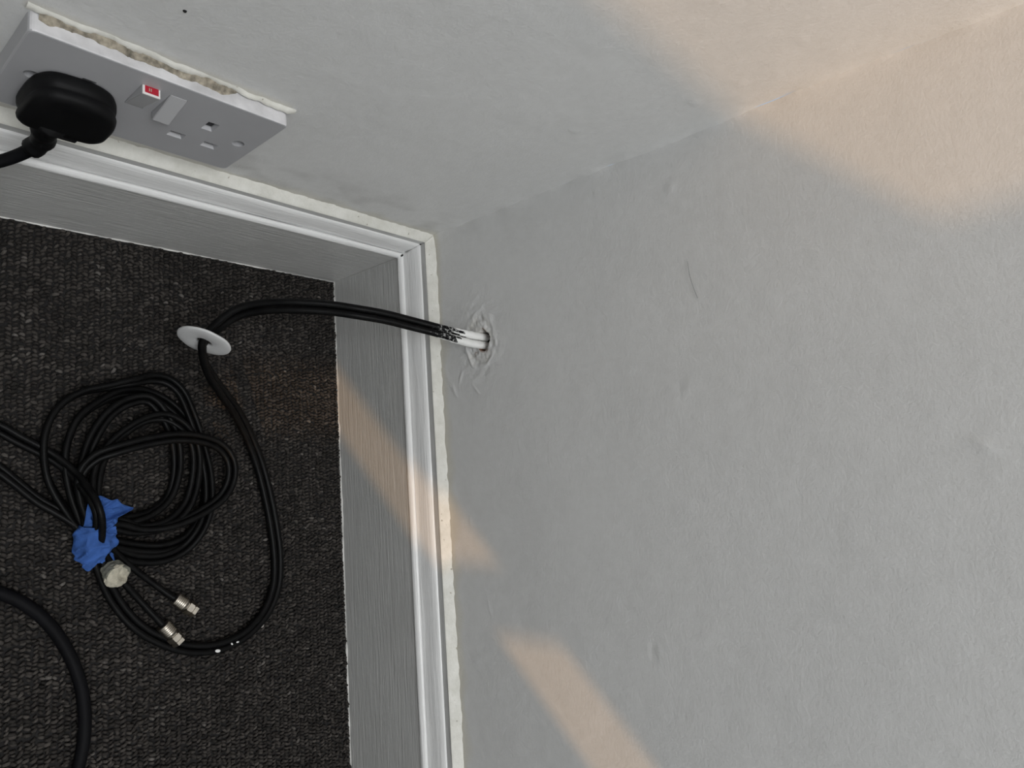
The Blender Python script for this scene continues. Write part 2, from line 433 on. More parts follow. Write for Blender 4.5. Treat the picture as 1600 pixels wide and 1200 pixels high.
for along, name, m_face, m_toplit, L in (('y', 'baseboard_left', SKIRT_Y, TOPLIT_Y, 1.2), ('x', 'baseboard_back', SKIRT_X, TOPLIT_X, RX)):
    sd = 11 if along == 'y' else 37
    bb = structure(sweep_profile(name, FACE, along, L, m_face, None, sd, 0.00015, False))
    sweep_profile('bead', BEAD, along, L, m_toplit, bb, sd + 1, 0.0003)
    sweep_profile('ovolo', OV, along, L, m_toplit, bb, sd + 2, 0.0003)
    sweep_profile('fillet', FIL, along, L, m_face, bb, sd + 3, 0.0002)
    def rag(si, k, sd=sd):
        if k == 0: return 0.0
        return (0.0018 if k == 2 else 0.0005 if k == 1 else 0.0018) * float(fbm(si * 170, k * 0.7, sd + 5, 4))
    sweep_profile('caulk', [(0.0082, 0.1434), (0.0070, 0.1450), (0.0022, 0.1478), (0.0004, 0.1500), (-0.0035, 0.1515)], along, L, CAULK, bb, sd + 4, 0.0003, True, rag)
    # ragged lip of old paint where the board meets the carpet
    n = int(L / 0.003); s = np.linspace(T * 0.9, L, n)
    h = np.clip(0.0000 + 0.0026 * fbm(s * 45, s * 0, sd + 8, 4), 0.0002, 0.004)
    th = np.clip(0.0004 + 0.0012 * fbm(s * 70, s * 0 + 3, sd + 9, 4), 0.0001, 0.0024)
    vs = []
    for si, hi, ti in zip(s, h, th):
        for e, z in ((T - 0.0002, hi), (T + ti, hi * 0.6), (T + ti * 0.8, -0.002)):
            c = max(si, e)
            vs.append((c, -e, z) if along == 'x' else (e, -c, z))
    mesh_obj('paint_lip', vs, grid_faces(n, 3, along == 'x'), PAINT_CHIP, bb, True)

# ------------------------------------------------------------------ carpet: loop pile
def build_carpet():
    px, py = 0.0032, 0.0045
    xs = np.arange(T + 0.0012, 0.92, px); ys = np.arange(-T - 0.0018, -0.64, -py)
    gx, gy = np.meshgrid(xs, ys, indexing='ij')
    n = gx.size
    jx = gx.ravel() + rng.normal(0, 0.00055, n) + (np.arange(len(ys))[None, :] % 2 * px * 0.5 + 0 * gx).ravel()
    jy = gy.ravel() + rng.normal(0, 0.00050, n)
    yaw = rng.normal(0.0, 0.30, n) + ((np.arange(len(ys))[None, :] % 2) * 0.9 - 0.45 + 0 * gx).ravel() + 0.35 * vnoise(gx.ravel() * 20, gy.ravel() * 20, 301)
    sc = np.clip(rng.normal(1.0, 0.13, n), 0.65, 1.35)
    hgt = np.clip(rng.normal(1.0, 0.18, n), 0.5, 1.4)
    # loop: an arch of yarn lying along y
    seg, sides = 5, 5
    a = np.linspace(-0.12, math.pi + 0.12, seg + 1)
    cy = -np.cos(a) * 0.0015; cz = np.sin(a) * 0.0027 - 0.0030
    ty = np.sin(a) * 0.0015; tz = np.cos(a) * 0.0027
    ln = np.hypot(ty, tz); ty /= ln; tz /= ln
    b = np.arange(sides) / sides * 2 * math.pi
    lv = []
    for k in range(seg + 1):
        r = 0.00120 if 0 < k < seg else 0.0010
        for t in b:
            # ring axes: x, and normal (0,-tz,ty)
            lv.append((math.cos(t) * r * 1.08, cy[k] - tz[k] * math.sin(t) * r, cz[k] + ty[k] * math.sin(t) * r))
    lv = np.array(lv); m = len(lv)
    lf = []
    for k in range(seg):
        for t in range(sides):
            lf.append((k * sides + t, k * sides + (t + 1) % sides, (k + 1) * sides + (t + 1) % sides, (k + 1) * sides + t))
    lf = np.array(lf)
    c, s = np.cos(yaw)[:, None], np.sin(yaw)[:, None]
    X = lv[None, :, 0] * sc[:, None]; Y = lv[None, :, 1] * sc[:, None]
    VX = X * c - Y * s + jx[:, None]; VY = X * s + Y * c + jy[:, None]
    VZ = (lv[None, :, 2] + 0.0030) * hgt[:, None] - 0.0037 + 0 * VX
    # keep the edge loops against the skirting and clear of it
    VX = np.maximum(VX, T + 0.0002); VY = np.minimum(VY, -T - 0.0002)
    co = np.stack([VX, VY, VZ], -1).reshape(-1, 3).astype(np.float32)
    fc = (lf[None] + (np.arange(n) * m)[:, None, None]).reshape(-1, 4).astype(np.int32)
    me = bpy.data.meshes.new('carpet')
    me.vertices.add(len(co)); me.vertices.foreach_set('co', co.ravel())
    me.loops.add(fc.size); me.loops.foreach_set('vertex_index', fc.ravel())
    me.polygons.add(len(fc)); me.polygons.foreach_set('loop_start', np.arange(len(fc), dtype=np.int32) * 4)
    me.update(calc_edges=True)
    me.polygons.foreach_set('use_smooth', np.ones(len(fc), dtype=bool))
    tone = np.clip(rng.normal(0.45, 0.17, n) + 0.10 * vnoise(gx.ravel() * 60, gy.ravel() * 60, 303), 0, 0.93)
    tone[rng.random(n) < 0.00012] = 1.0
    at = me.attributes.new('tone', 'FLOAT', 'POINT')
    at.data.foreach_set('value', np.repeat(tone, m).astype(np.float32))
    me.materials.append(CARPET)
    o = bpy.data.objects.new('carpet', me); COL.objects.link(o)
    tag(o, 'dark charcoal loop pile carpet covering the floor', 'carpet', kind='stuff')
build_carpet()

# ------------------------------------------------------------------ double wall socket
SD, SY1, SZ1 = 0.0110, -0.2376, 0.2625
SY0, SZ0 = SY1 - 0.146, SZ1 - 0.086
SYC, SZC = (SY0 + SY1) / 2, (SZ0 + SZ1) / 2
sock = tag(empty('double_socket', (0, SYC, SZ0)), 'grey-white double wall socket with two rocker switches above the skirting board', 'socket')

def boolean_cut(bm_a, bm_b):
    ma = bpy.data.meshes.new('a'); bm_a.to_mesh(ma); bm_a.free()
    mb = bpy.data.meshes.new('b'); bm_b.to_mesh(mb); bm_b.free()
    oa = bpy.data.objects.new('a', ma); ob = bpy.data.objects.new('b', mb)
    COL.objects.link(oa); COL.objects.link(ob)
    md = oa.modifiers.new('cut', 'BOOLEAN'); md.object = ob; md.operation = 'DIFFERENCE'; md.solver = 'EXACT'
    dg = bpy.context.evaluated_depsgraph_get(); dg.update()
    res = bpy.data.meshes.new_from_object(oa.evaluated_get(dg))
    bpy.data.objects.remove(oa); bpy.data.objects.remove(ob)
    return res

def rounded_plate(bm, y0, y1, z0, z1, x0, x1, r, n=5):
    pts = []
    for cy, cz, a0 in ((y1 - r, z1 - r, 0), (y0 + r, z1 - r, 90), (y0 + r, z0 + r, 180), (y1 - r, z0 + r, 270)):
        for k in range(n + 1):
            a = math.radians(a0 + 90 * k / n); pts.append((cy + r * math.cos(a), cz + r * math.sin(a)))
    rings = []
    for x, ins in ((x0, 0), (x1 - 0.0010, 0), (x1 - 0.0003, 0.0003), (x1, 0.0009)):
        cyc, czc = (y0 + y1) / 2, (z0 + z1) / 2
        hw, hh = (y1 - y0) / 2, (z1 - z0) / 2
        rings.append([bm.verts.new((x, cyc + (p[0] - cyc) * (hw - ins) / hw, czc + (p[1] - czc) * (hh - ins) / hh)) for p in pts])
    m = len(pts)
    for a, b in zip(rings, rings[1:]):
        for k in range(m):
            bm.faces.new((a[k], a[(k + 1) % m], b[(k + 1) % m], b[k]))
    bm.faces.new(rings[0][::-1]); bm.faces.new(rings[-1])
    bmesh.ops.recalc_face_normals(bm, faces=bm.faces)

def taper_pit(bm, y, z, hy, hz, depth, flare=0.0009):
    x0, x1 = SD - depth, SD + 0.0005
    vs = []
    for x, g in ((x0, 0), (SD - 0.0022, 0), (SD, flare), (x1, flare)):
        vs.append([bm.verts.new((x, y + sy * (hy + g), z + sz * (hz + g))) for sy, sz in ((-1, -1), (1, -1), (1, 1), (-1, 1))])
    for a, b in zip(vs, vs[1:]):
        for k in range(4): bm.faces.new((a[k], a[(k + 1) % 4], b[(k + 1) % 4], b[k]))
    bm.faces.new(vs[0][::-1]); bm.faces.new(vs[-1])

def cyl_pit(bm, y, z, r, depth, n=20):
    a = []
    for x in (SD - depth, SD + 0.0005):
        a.append([bm.verts.new((x, y + r * math.cos(2 * math.pi * k / n), z + r * math.sin(2 * math.pi * k / n))) for k in range(n)])
    for k in range(n): bm.faces.new((a[0][k], a[0][(k + 1) % n], a[1][(k + 1) % n], a[1][k]))
    bm.faces.new(a[0][::-1]); bm.faces.new(a[1])

bmA = bmesh.new(); rounded_plate(bmA, SY0, SY1, SZ0, SZ1, 0.0, SD, 0.0035)
bmB = bmesh.new()
PINS = []
for c in (-0.2744, 2 * SYC + 0.2744):
    PINS += [(c, 0.2290, 0.0027, 0.0046), (c + 0.0112, 0.2045, 0.0040, 0.0026), (c - 0.0112, 0.2045, 0.0040, 0.0026)]
for (y, z, hy, hz) in PINS: taper_pit(bmB, y, z, hy, hz, 0.0085)
SWITCH = [(-0.3195, 0.2365), (-0.3035, 0.2365)]
for (y, z) in SWITCH: taper_pit(bmB, y, z, 0.0052, 0.0134, 0.006, 0.0)
for s in (-1, 1): cyl_pit(bmB, SYC + s * 0.0603, SZC, 0.0041, 0.007)
bmesh.ops.recalc_face_normals(bmB, faces=bmB.faces)
me = boolean_cut(bmA, bmB)
me.name = 'plate'
me.materials.clear(); me.materials.append(PLASTIC); me.materials.append(PLASTIC_TOPLIT)
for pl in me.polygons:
    # same plastic on the upper rim, top light and dirt put into its colour
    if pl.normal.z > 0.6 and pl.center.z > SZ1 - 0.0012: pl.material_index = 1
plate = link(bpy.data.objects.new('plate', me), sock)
for (y, z, hy, hz) in PINS[:3]:
    bm = bmesh.new(); box(bm, SD - 0.0088, SD - 0.0030, y - hy, y + hy, z - hz, z + hz)
    bm_obj('shutter', bm, SHUTTER_SHADE, sock)
for s in (-1, 1):
    bm = bmesh.new()
    bmesh.ops.create_cone(bm, cap_ends=True, segments=18, radius1=0.0032, radius2=0.0026, depth=0.002,
                          matrix=Matrix.Translation((SD - 0.006, SYC + s * 0.0603, SZC)) @ Matrix.Rotation(math.pi / 2, 4, 'Y'))
    sc_ = bm_obj('screw', bm, SCREW, sock)
    bm = bmesh.new(); box(bm, SD - 0.0052, SD - 0.0048, SYC + s * 0.0603 - 0.0022, SYC + s * 0.0603 + 0.0022, SZC - 0.0004, SZC + 0.0004)
    bm_obj('slot', bm, DARK, sc_)

def rocker(y, z, top_out, hy=0.0050, hz=0.0131, out=0.0055):
    """a tilted rocker: one end stands proud of the plate"""
    prof = [(SD - 0.005, z - hz), (SD + (0.0002 if top_out else out), z - hz), (SD + (out if top_out else 0.0002), z + hz), (SD - 0.005, z + hz)]
    bm = bmesh.new()
    L = [bm.verts.new((x, y - hy, zz)) for x, zz in prof]; Rr = [bm.verts.new((x, y + hy, zz)) for x, zz in prof]
    for k in range(4): bm.faces.new((L[k], L[(k + 1) % 4], Rr[(k + 1) % 4], Rr[k]))
    bm.faces.new(L[::-1]); bm.faces.new(Rr)
    bmesh.ops.recalc_face_normals(bm, faces=bm.faces)
    bmesh.ops.bevel(bm, geom=list(bm.edges), offset=0.00035, segments=2, affect='EDGES')
    o = bm_obj('rocker', bm, ROCKER, sock)
    if top_out:
        zt = z + hz
        bm = bmesh.new(); box(bm, SD - 0.001, SD + out - 0.0001, y - hy + 0.0001, y + hy - 0.0001, zt - 0.0006, zt + 0.00025)
        fr = bm_obj('indicator_frame', bm, INDWHITE, o)
        bm = bmesh.new(); box(bm, SD - 0.001, SD + out - 0.0014, y - hy + 0.0013, y + hy - 0.0011, zt - 0.0005, zt + 0.0005)
        bm_obj('indicator', bm, INDRED, o)['label'] = 'red on indicator'
        for q in (0.0, 0.0010):
            bm = bmesh.new(); box(bm, SD + 0.0010, SD + 0.0030, y - 0.0015 + q, y - 0.0011 + q, zt + 0.0004, zt + 0.00056)
            bm_obj('indicator_mark', bm, CHALK, o)
    return o
rocker(*SWITCH[0], True)
rocker(*SWITCH[1], False)

# dust and torn paint along the top of the plate
n = 150; s = np.linspace(SY0 + 0.004, SY1 - 0.002, n)
w = np.clip(0.0026 + 0.0060 * fbm(s * 60, s * 0, 401, 5) + 0.0012 * np.sin((s - SY0) / 0.146 * math.pi) - 0.002 * np.exp(-((s - SY1) / 0.03) ** 2), 0.0012, 0.0092)
vs = []
for si, wi in zip(s, w):
    lift = 0.0007 + 0.0006 * float(vnoise(si * 300, 2, 403))
    vs += [(0.0004, si, SZ1 + 0.0016 + lift), (wi * 0.55, si, SZ1 + 0.0006 + lift * 0.5), (wi, si, SZ1 - 0.0001)]
mesh_obj('dust_layer', vs, grid_faces(n, 3, True), DUST, sock)['label'] = 'brown dust on the top edge'
n = 170; s = np.linspace(SY0 - 0.002, SY1 + 0.003, n)
up = np.clip(0.0018 + 0.0030 * fbm(s * 60, s * 0, 411, 5), 0.0002, 0.006)
lip = np.clip(0.0014 + 0.0034 * fbm(s * 75 + 7, s * 0, 413, 5), 0.0002, 0.005)
vs = []
for si, ui, li in zip(s, up, lip):
    vs += [(-0.0005, si, SZ1 + 0.0022 + ui + 0.0015), (0.0010, si, SZ1 + 0.0018 + ui), (li, si, SZ1 + 0.0016), (li * 0.7, si, SZ1 + 0.0006)]
mesh_obj('torn_paint', vs, grid_faces(n, 4, True), CAULK, wall_left)

# ------------------------------------------------------------------ tubes
def catmull(P, step):
    P = np.array(P, float)
    Q = np.vstack([2 * P[0] - P[1], P, 2 * P[-1] - P[-2]])
    out = []
    for i in range(1, len(Q) - 2):
        p0, p1, p2, p3 = Q[i - 1:i + 3]
        d01 = max(np.linalg.norm((p1 - p0)[:3]), 1e-6) ** 0.5
        d12 = max(np.linalg.norm((p2 - p1)[:3]), 1e-6) ** 0.5
        d23 = max(np.linalg.norm((p3 - p2)[:3]), 1e-6) ** 0.5
        m1 = (p2 - p1) + d12 * ((p1 - p0) / d01 - (p2 - p0) / (d01 + d12))
        m2 = (p2 - p1) + d12 * ((p3 - p2) / d23 - (p3 - p1) / (d12 + d23))
        nseg = max(2, int(np.linalg.norm((p2 - p1)[:3]) / step))
        for k in range(nseg):
            t = k / nseg
            out.append((2 * t**3 - 3 * t**2 + 1) * p1 + (t**3 - 2 * t**2 + t) * m1 + (-2 * t**3 + 3 * t**2) * p2 + (t**3 - t**2) * m2)
    out.append(Q[-2])
    return np.array(out)

def tube(name, P, radius, mat, parent=None, sides=10, attrs=None, rad_fn=None, cap=True):
    P = np.array(P, float); n = len(P)
    Tn = np.gradient(P, axis=0); Tn /= np.linalg.norm(Tn, axis=1)[:, None] + 1e-12
    ref = np.array([0, 0, 1.0]) if abs(Tn[0][2]) < 0.9 else np.array([1.0, 0, 0])
    N = np.empty_like(P); N[0] = np.cross(Tn[0], ref); N[0] /= np.linalg.norm(N[0])
    for i in range(1, n):
        v = N[i - 1] - Tn[i] * np.dot(N[i - 1], Tn[i]); N[i] = v / (np.linalg.norm(v) + 1e-12)
    B = np.cross(Tn, N)
    t = np.arange(sides) / sides * 2 * math.pi
    R = np.full((n, sides), radius, float) if np.isscalar(radius) else np.repeat(np.array(radius)[:, None], sides, 1)
    if rad_fn: R = R + rad_fn(n, sides)
    V3 = P[:, None] + N[:, None] * (np.cos(t)[None, :, None] * R[..., None]) + B[:, None] * (np.sin(t)[None, :, None] * R[..., None])
    F = []
    for i in range(n - 1):
        for k in range(sides):
            F.append((i * sides + k, i * sides + (k + 1) % sides, (i + 1) * sides + (k + 1) % sides, (i + 1) * sides + k))
    if cap:
        F.append(tuple(range(sides))[::-1]); F.append(tuple((n - 1) * sides + k for k in range(sides)))
    at = {k: np.repeat(v, sides) for k, v in attrs.items()} if attrs else None
    return mesh_obj(name, V3.reshape(-1, 3), F, mat, parent, True, at)

# ------------------------------------------------------------------ power plug in the left outlet
plug = tag(empty('power_plug', (SD, 2 * SYC + 0.2744, 0.20)), 'black moulded power plug pushed into the grey-white wall socket', 'plug')
PYC, PZC = -0.3490, 0.2105
out = [(-0.0235, -0.0085), (-0.0228, -0.0170), (-0.0180, -0.0225), (-0.006, -0.0240), (0.008, -0.0240), (0.0182, -0.0228), (0.0228, -0.0170), (0.0236, -0.0070),
       (0.0228, 0.0035), (0.0205, 0.0120), (0.0150, 0.0195), (0.0060, 0.0240), (-0.0060, 0.0245), (-0.0160, 0.0220), (-0.0215, 0.0140), (-0.0232, 0.0040)]
out = catmull([(y, z, 0) for y, z in out + out[:1]], 0.0015)[:-1, :2]
layers = [(0.0, 0.93), (0.0006, 0.97), (0.0030, 1.0), (0.0062, 1.0), (0.0078, 0.985), (0.0088, 0.955), (0.0098, 0.955), (0.0110, 0.985), (0.0125, 1.0), (0.0145, 0.985), (0.0160, 0.94), (0.0170, 0.84), (0.0173, 0.6), (0.0171, 0.3)]
vs = []
for dx, sc in layers:
    for y, z in out: vs.append((SD + 0.0003 + dx, PYC + y * sc, PZC + z * (sc if dx < 0.008 or z > 0 else sc)))
m = len(out); fs = []
for i in range(len(layers) - 1):
    for k in range(m): fs.append((i * m + k, i * m + (k + 1) % m, (i + 1) * m + (k + 1) % m, (i + 1) * m + k))
fs.append(tuple(range(m))[::-1]); fs.append(tuple((len(layers) - 1) * m + k for k in range(m)))
mesh_obj('body', vs, fs, RUBBER, plug)
bm = bmesh.new(); box(bm, SD + 0.0150, SD + 0.0178, PYC - 0.004, PYC + 0.010, PZC - 0.0235, PZC - 0.0205)
bmesh.ops.bevel(bm, geom=list(bm.edges), offset=0.0006, segments=2, affect='EDGES')
bm_obj('fuse_cover', bm, RUBBER, plug)
pc = catmull([(0.02450, -0.35350, 0.19600), (0.02350, -0.35450, 0.18400), (0.02350, -0.35132, 0.16856), (0.02500, -0.35366, 0.15578), (0.02800, -0.35934, 0.14492), (0.03100, -0.36600, 0.13786), (0.03600, -0.37752, 0.13106), (0.04500, -0.39393, 0.13649), (0.06000, -0.46000, 0.06000), (0.10000, -0.50000, 0.00800)], 0.003)
nsl = 14
tube('strain_relief', pc[:nsl], np.array([0.0072 - 0.0016 * k / nsl + (0.0007 if k % 4 < 2 else 0) for k in range(nsl)]), RUBBER, plug, 14)
tube('cord', pc[2:], 0.0040, CORD, plug, 12)

# ------------------------------------------------------------------ twin coaxial cable
coax = tag(empty('coaxial_cable', (0.20000, -0.20000, 0.00000)), 'long black twin coaxial cable hanging from the wall hole and coiled on the carpet', 'cable')
CP = np.array([(0.12150, 0.01600, 0.20450, 0.00000, 0.00360), (0.12100, 0.00600, 0.20420, 0.00000, 0.00400), (0.11977, -0.00400, 0.20056, 0.00000, 0.00410), (0.11805, -0.01700, 0.19717, 0.00000, 0.00390), (0.11351, -0.03700, 0.19048, 0.00000, 0.00330), (0.10697, -0.06600, 0.17924, 0.00000, 0.00330), (0.10281, -0.09000, 0.17264, 0.00000, 0.00330), (0.10011, -0.11200, 0.16492, 0.00000, 0.00330), (0.09670, -0.13000, 0.15296, 5.00000, 0.00330), (0.09517, -0.14800, 0.14163, 10.00000, 0.00330), (0.09447, -0.16500, 0.12946, 15.00000, 0.00330), (0.09511, -0.18000, 0.11438, 20.00000, 0.00330), (0.09866, -0.19100, 0.10267, 25.00000, 0.00330), (0.10794, -0.20050, 0.09019, 35.00000, 0.00330), (0.12010, -0.20700, 0.07715, 50.00000, 0.00330), (0.13064, -0.20290, 0.06600, 50.00000, 0.00330), (0.14124, -0.19176, 0.05200, 35.00000, 0.00330), (0.15629, -0.17062, 0.03400, 25.00000, 0.00330), (0.17233, -0.15096, 0.02200, 15.00000, 0.00330), (0.19472, -0.13296, 0.01200, 10.00000, 0.00330), (0.22289, -0.11873, 0.00600, 5.00000, 0.00330), (0.25175, -0.11013, 0.00430, 0.00000, 0.00330), (0.28386, -0.10393, 0.00430, 0.00000, 0.00330), (0.31566, -0.10052, 0.00430, 0.00000, 0.00330), (0.34327, -0.10281, 0.00459, 5.00000, 0.00330), (0.36571, -0.11384, 0.00487, 10.00000, 0.00330), (0.38219, -0.13497, 0.00543, 20.00000, 0.00330), (0.38828, -0.15977, 0.00487, 10.00000, 0.00330), (0.38460, -0.18589, 0.00430, 0.00000, 0.00330), (0.37248, -0.21069, 0.00430, 0.00000, 0.00330), (0.35457, -0.23263, 0.00430, 0.00000, 0.00330), (0.33100, -0.24944, 0.00500, 10.00000, 0.00330), (0.30683, -0.26066, 0.00900, 20.00000, 0.00330), (0.28797, -0.26677, 0.01400, 30.00000, 0.00330), (0.27136, -0.26910, 0.02600, 60.00000, 0.00330), (0.25855, -0.27204, 0.03300, 75.00000, 0.00330), (0.24774, -0.27513, 0.03100, 75.00000, 0.00330), (0.23928, -0.27826, 0.02500, 70.00000, 0.00330), (0.22690, -0.28341, 0.01500, 60.00000, 0.00330), (0.21443, -0.29390, 0.00900, 50.00000, 0.00330), (0.20690, -0.30340, 0.00642, 40.00000, 0.00330), (0.19710, -0.31921, 0.00595, 30.00000, 0.00330), (0.18766, -0.33361, 0.00543, 20.00000, 0.00330), (0.18147, -0.34938, 0.00500, 10.00000, 0.00330), (0.18775, -0.35942, 0.00500, 0.00000, 0.00330), (0.20047, -0.35832, 0.00500, 0.00000, 0.00330), (0.20873, -0.34675, 0.00500, 10.00000, 0.00330), (0.22035, -0.33098, 0.00595, 30.00000, 0.00330), (0.22906, -0.32199, 0.00642, 40.00000, 0.00330), (0.24485, -0.30577, 0.00642, 40.00000, 0.00330), (0.25438, -0.29303, 0.00800, 40.00000, 0.00330), (0.26343, -0.28232, 0.01000, 40.00000, 0.00330), (0.27523, -0.27136, 0.01200, 40.00000, 0.00330), (0.28200, -0.25735, 0.01000, 20.00000, 0.00330), (0.28952, -0.23496, 0.00600, 10.00000, 0.00330), (0.29310, -0.21078, 0.00500, 0.00000, 0.00330), (0.28818, -0.19121, 0.00500, 0.00000, 0.00330), (0.27187, -0.17707, 0.00500, 0.00000, 0.00330), (0.24776, -0.17082, 0.00500, 10.00000, 0.00330), (0.21793, -0.17414, 0.00500, 10.00000, 0.00330), (0.19397, -0.18112, 0.00500, 0.00000, 0.00330), (0.17916, -0.19164, 0.00500, 0.00000, 0.00330), (0.16424, -0.20764, 0.00500, 10.00000, 0.00330), (0.15636, -0.22708, 0.00543, 20.00000, 0.00330), (0.15731, -0.24584, 0.00642, 40.00000, 0.00330), (0.16463, -0.26113, 0.00716, 60.00000, 0.00330), (0.17908, -0.27836, 0.00740, 70.00000, 0.00330), (0.19904, -0.28643, 0.00740, 70.00000, 0.00330), (0.21555, -0.28803, 0.00740, 70.00000, 0.00330), (0.23774, -0.28502, 0.00740, 70.00000, 0.00330), (0.26028, -0.27794, 0.00900, 60.00000, 0.00330), (0.27738, -0.27040, 0.01200, 30.00000, 0.00330), (0.29047, -0.25209, 0.00900, 10.00000, 0.00330), (0.29956, -0.23186, 0.00600, 0.00000, 0.00330), (0.30183, -0.21122, 0.00600, 0.00000, 0.00330), (0.29630, -0.19387, 0.00700, 10.00000, 0.00330), (0.28190, -0.18071, 0.01000, 20.00000, 0.00330), (0.26240, -0.17328, 0.01100, 30.00000, 0.00330), (0.23609, -0.17238, 0.01100, 20.00000, 0.00330), (0.20636, -0.17808, 0.01100, 0.00000, 0.00330), (0.17675, -0.18731, 0.01100, 0.00000, 0.00330), (0.15329, -0.19778, 0.01000, 0.00000, 0.00330), (0.14434, -0.20927, 0.00900, 10.00000, 0.00330), (0.14338, -0.22255, 0.00900, 30.00000, 0.00330), (0.14737, -0.23723, 0.01100, 50.00000, 0.00330), (0.15262, -0.25691, 0.00900, 70.00000, 0.00330), (0.15769, -0.27581, 0.00755, 80.00000, 0.00330), (0.16673, -0.28965, 0.00755, 80.00000, 0.00330), (0.17943, -0.29845, 0.00755, 80.00000, 0.00330), (0.19584, -0.30303, 0.00755, 80.00000, 0.00330), (0.21103, -0.30321, 0.00755, 80.00000, 0.00330), (0.23032, -0.29937, 0.00740, 70.00000, 0.00330), (0.25173, -0.28837, 0.00716, 60.00000, 0.00330), (0.27076, -0.27510, 0.01200, 40.00000, 0.00330), (0.27133, -0.25992, 0.01300, 20.00000, 0.00330), (0.26657, -0.24452, 0.01100, 20.00000, 0.00330), (0.26255, -0.22367, 0.00900, 60.00000, 0.00330), (0.25103, -0.20808, 0.00800, 70.00000, 0.00330), (0.23447, -0.20176, 0.00900, 60.00000, 0.00330), (0.21454, -0.20040, 0.01000, 40.00000, 0.00330), (0.19565, -0.20401, 0.01200, 20.00000, 0.00330), (0.17639, -0.21371, 0.01400, 20.00000, 0.00330), (0.16309, -0.22673, 0.01400, 30.00000, 0.00330), (0.16580, -0.24311, 0.01300, 20.00000, 0.00330), (0.17594, -0.25681, 0.01200, 20.00000, 0.00330), (0.19208, -0.26707, 0.01100, 10.00000, 0.00330), (0.21094, -0.27368, 0.01000, 20.00000, 0.00330), (0.23572, -0.27761, 0.01000, 50.00000, 0.00330), (0.25642, -0.27604, 0.01300, 60.00000, 0.00330), (0.27424, -0.27096, 0.01500, 40.00000, 0.00330), (0.26946, -0.25788, 0.01400, 30.00000, 0.00330), (0.27499, -0.23513, 0.01300, 10.00000, 0.00330), (0.27210, -0.21029, 0.01300, 10.00000, 0.00330), (0.25791, -0.19347, 0.01300, 20.00000, 0.00330), (0.23090, -0.18564, 0.01400, 10.00000, 0.00330), (0.20358, -0.18703, 0.01500, 0.00000, 0.00330), (0.18733, -0.19721, 0.01600, 10.00000, 0.00330), (0.17875, -0.21193, 0.01500, 30.00000, 0.00330), (0.18060, -0.22780, 0.01400, 50.00000, 0.00330), (0.18952, -0.24303, 0.01300, 50.00000, 0.00330), (0.20187, -0.25566, 0.01200, 40.00000, 0.00330), (0.21662, -0.26384, 0.01200, 20.00000, 0.00330), (0.23227, -0.26739, 0.01300, 20.00000, 0.00330), (0.25200, -0.26822, 0.01600, 40.00000, 0.00330), (0.27350, -0.26837, 0.01700, 40.00000, 0.00330), (0.26624, -0.25376, 0.01600, 40.00000, 0.00330), (0.27388, -0.23037, 0.01400, 60.00000, 0.00330), (0.27352, -0.20720, 0.01600, 60.00000, 0.00330), (0.26313, -0.17963, 0.01800, 50.00000, 0.00330), (0.25110, -0.16305, 0.02000, 40.00000, 0.00330), (0.23447, -0.15577, 0.02200, 20.00000, 0.00330), (0.21837, -0.15729, 0.02300, 20.00000, 0.00330), (0.20633, -0.16689, 0.02400, 10.00000, 0.00330), (0.19975, -0.18349, 0.02500, 0.00000, 0.00330), (0.19731, -0.20523, 0.02500, 0.00000, 0.00330), (0.19987, -0.22653, 0.02400, 0.00000, 0.00330), (0.20693, -0.25379, 0.02200, 0.00000, 0.00330), (0.21365, -0.27017, 0.01800, 20.00000, 0.00330), (0.22659, -0.27931, 0.01500, 40.00000, 0.00330), (0.25126, -0.27720, 0.01500, 50.00000, 0.00330), (0.26968, -0.27074, 0.01700, 40.00000, 0.00330), (0.28305, -0.26501, 0.01700, 20.00000, 0.00330), (0.29216, -0.25833, 0.01300, 0.00000, 0.00330)])          # x, y, z, roll in degrees, half separation
S = catmull(CP, 0.003)
P = S[:, :3]
Tn = np.gradient(P, axis=0); Tn /= np.linalg.norm(Tn, axis=1)[:, None]
H = np.cross(Tn, np.array([0, 0, 1.0])); H /= np.linalg.norm(H, axis=1)[:, None] + 1e-9
Up = np.cross(H, Tn)
roll = np.radians(S[:, 3])[:, None]
O = np.cos(roll) * H + np.sin(roll) * Up
ENDS = [[(0.30227, -0.25314, 0.00940), (0.31488, -0.24566, 0.00790), (0.33007, -0.23381, 0.00590), (0.34605, -0.22159, 0.00640), (0.35984, -0.21089, 0.00740)], [(0.29461, -0.24828, 0.00940), (0.30884, -0.23405, 0.00640), (0.32246, -0.21906, 0.00540), (0.33299, -0.20768, 0.00640), (0.33911, -0.20046, 0.00740)]]
RS = 0.0034
arc = np.concatenate([[0], np.cumsum(np.linalg.norm(np.diff(P, axis=0), axis=1))])
tips = []
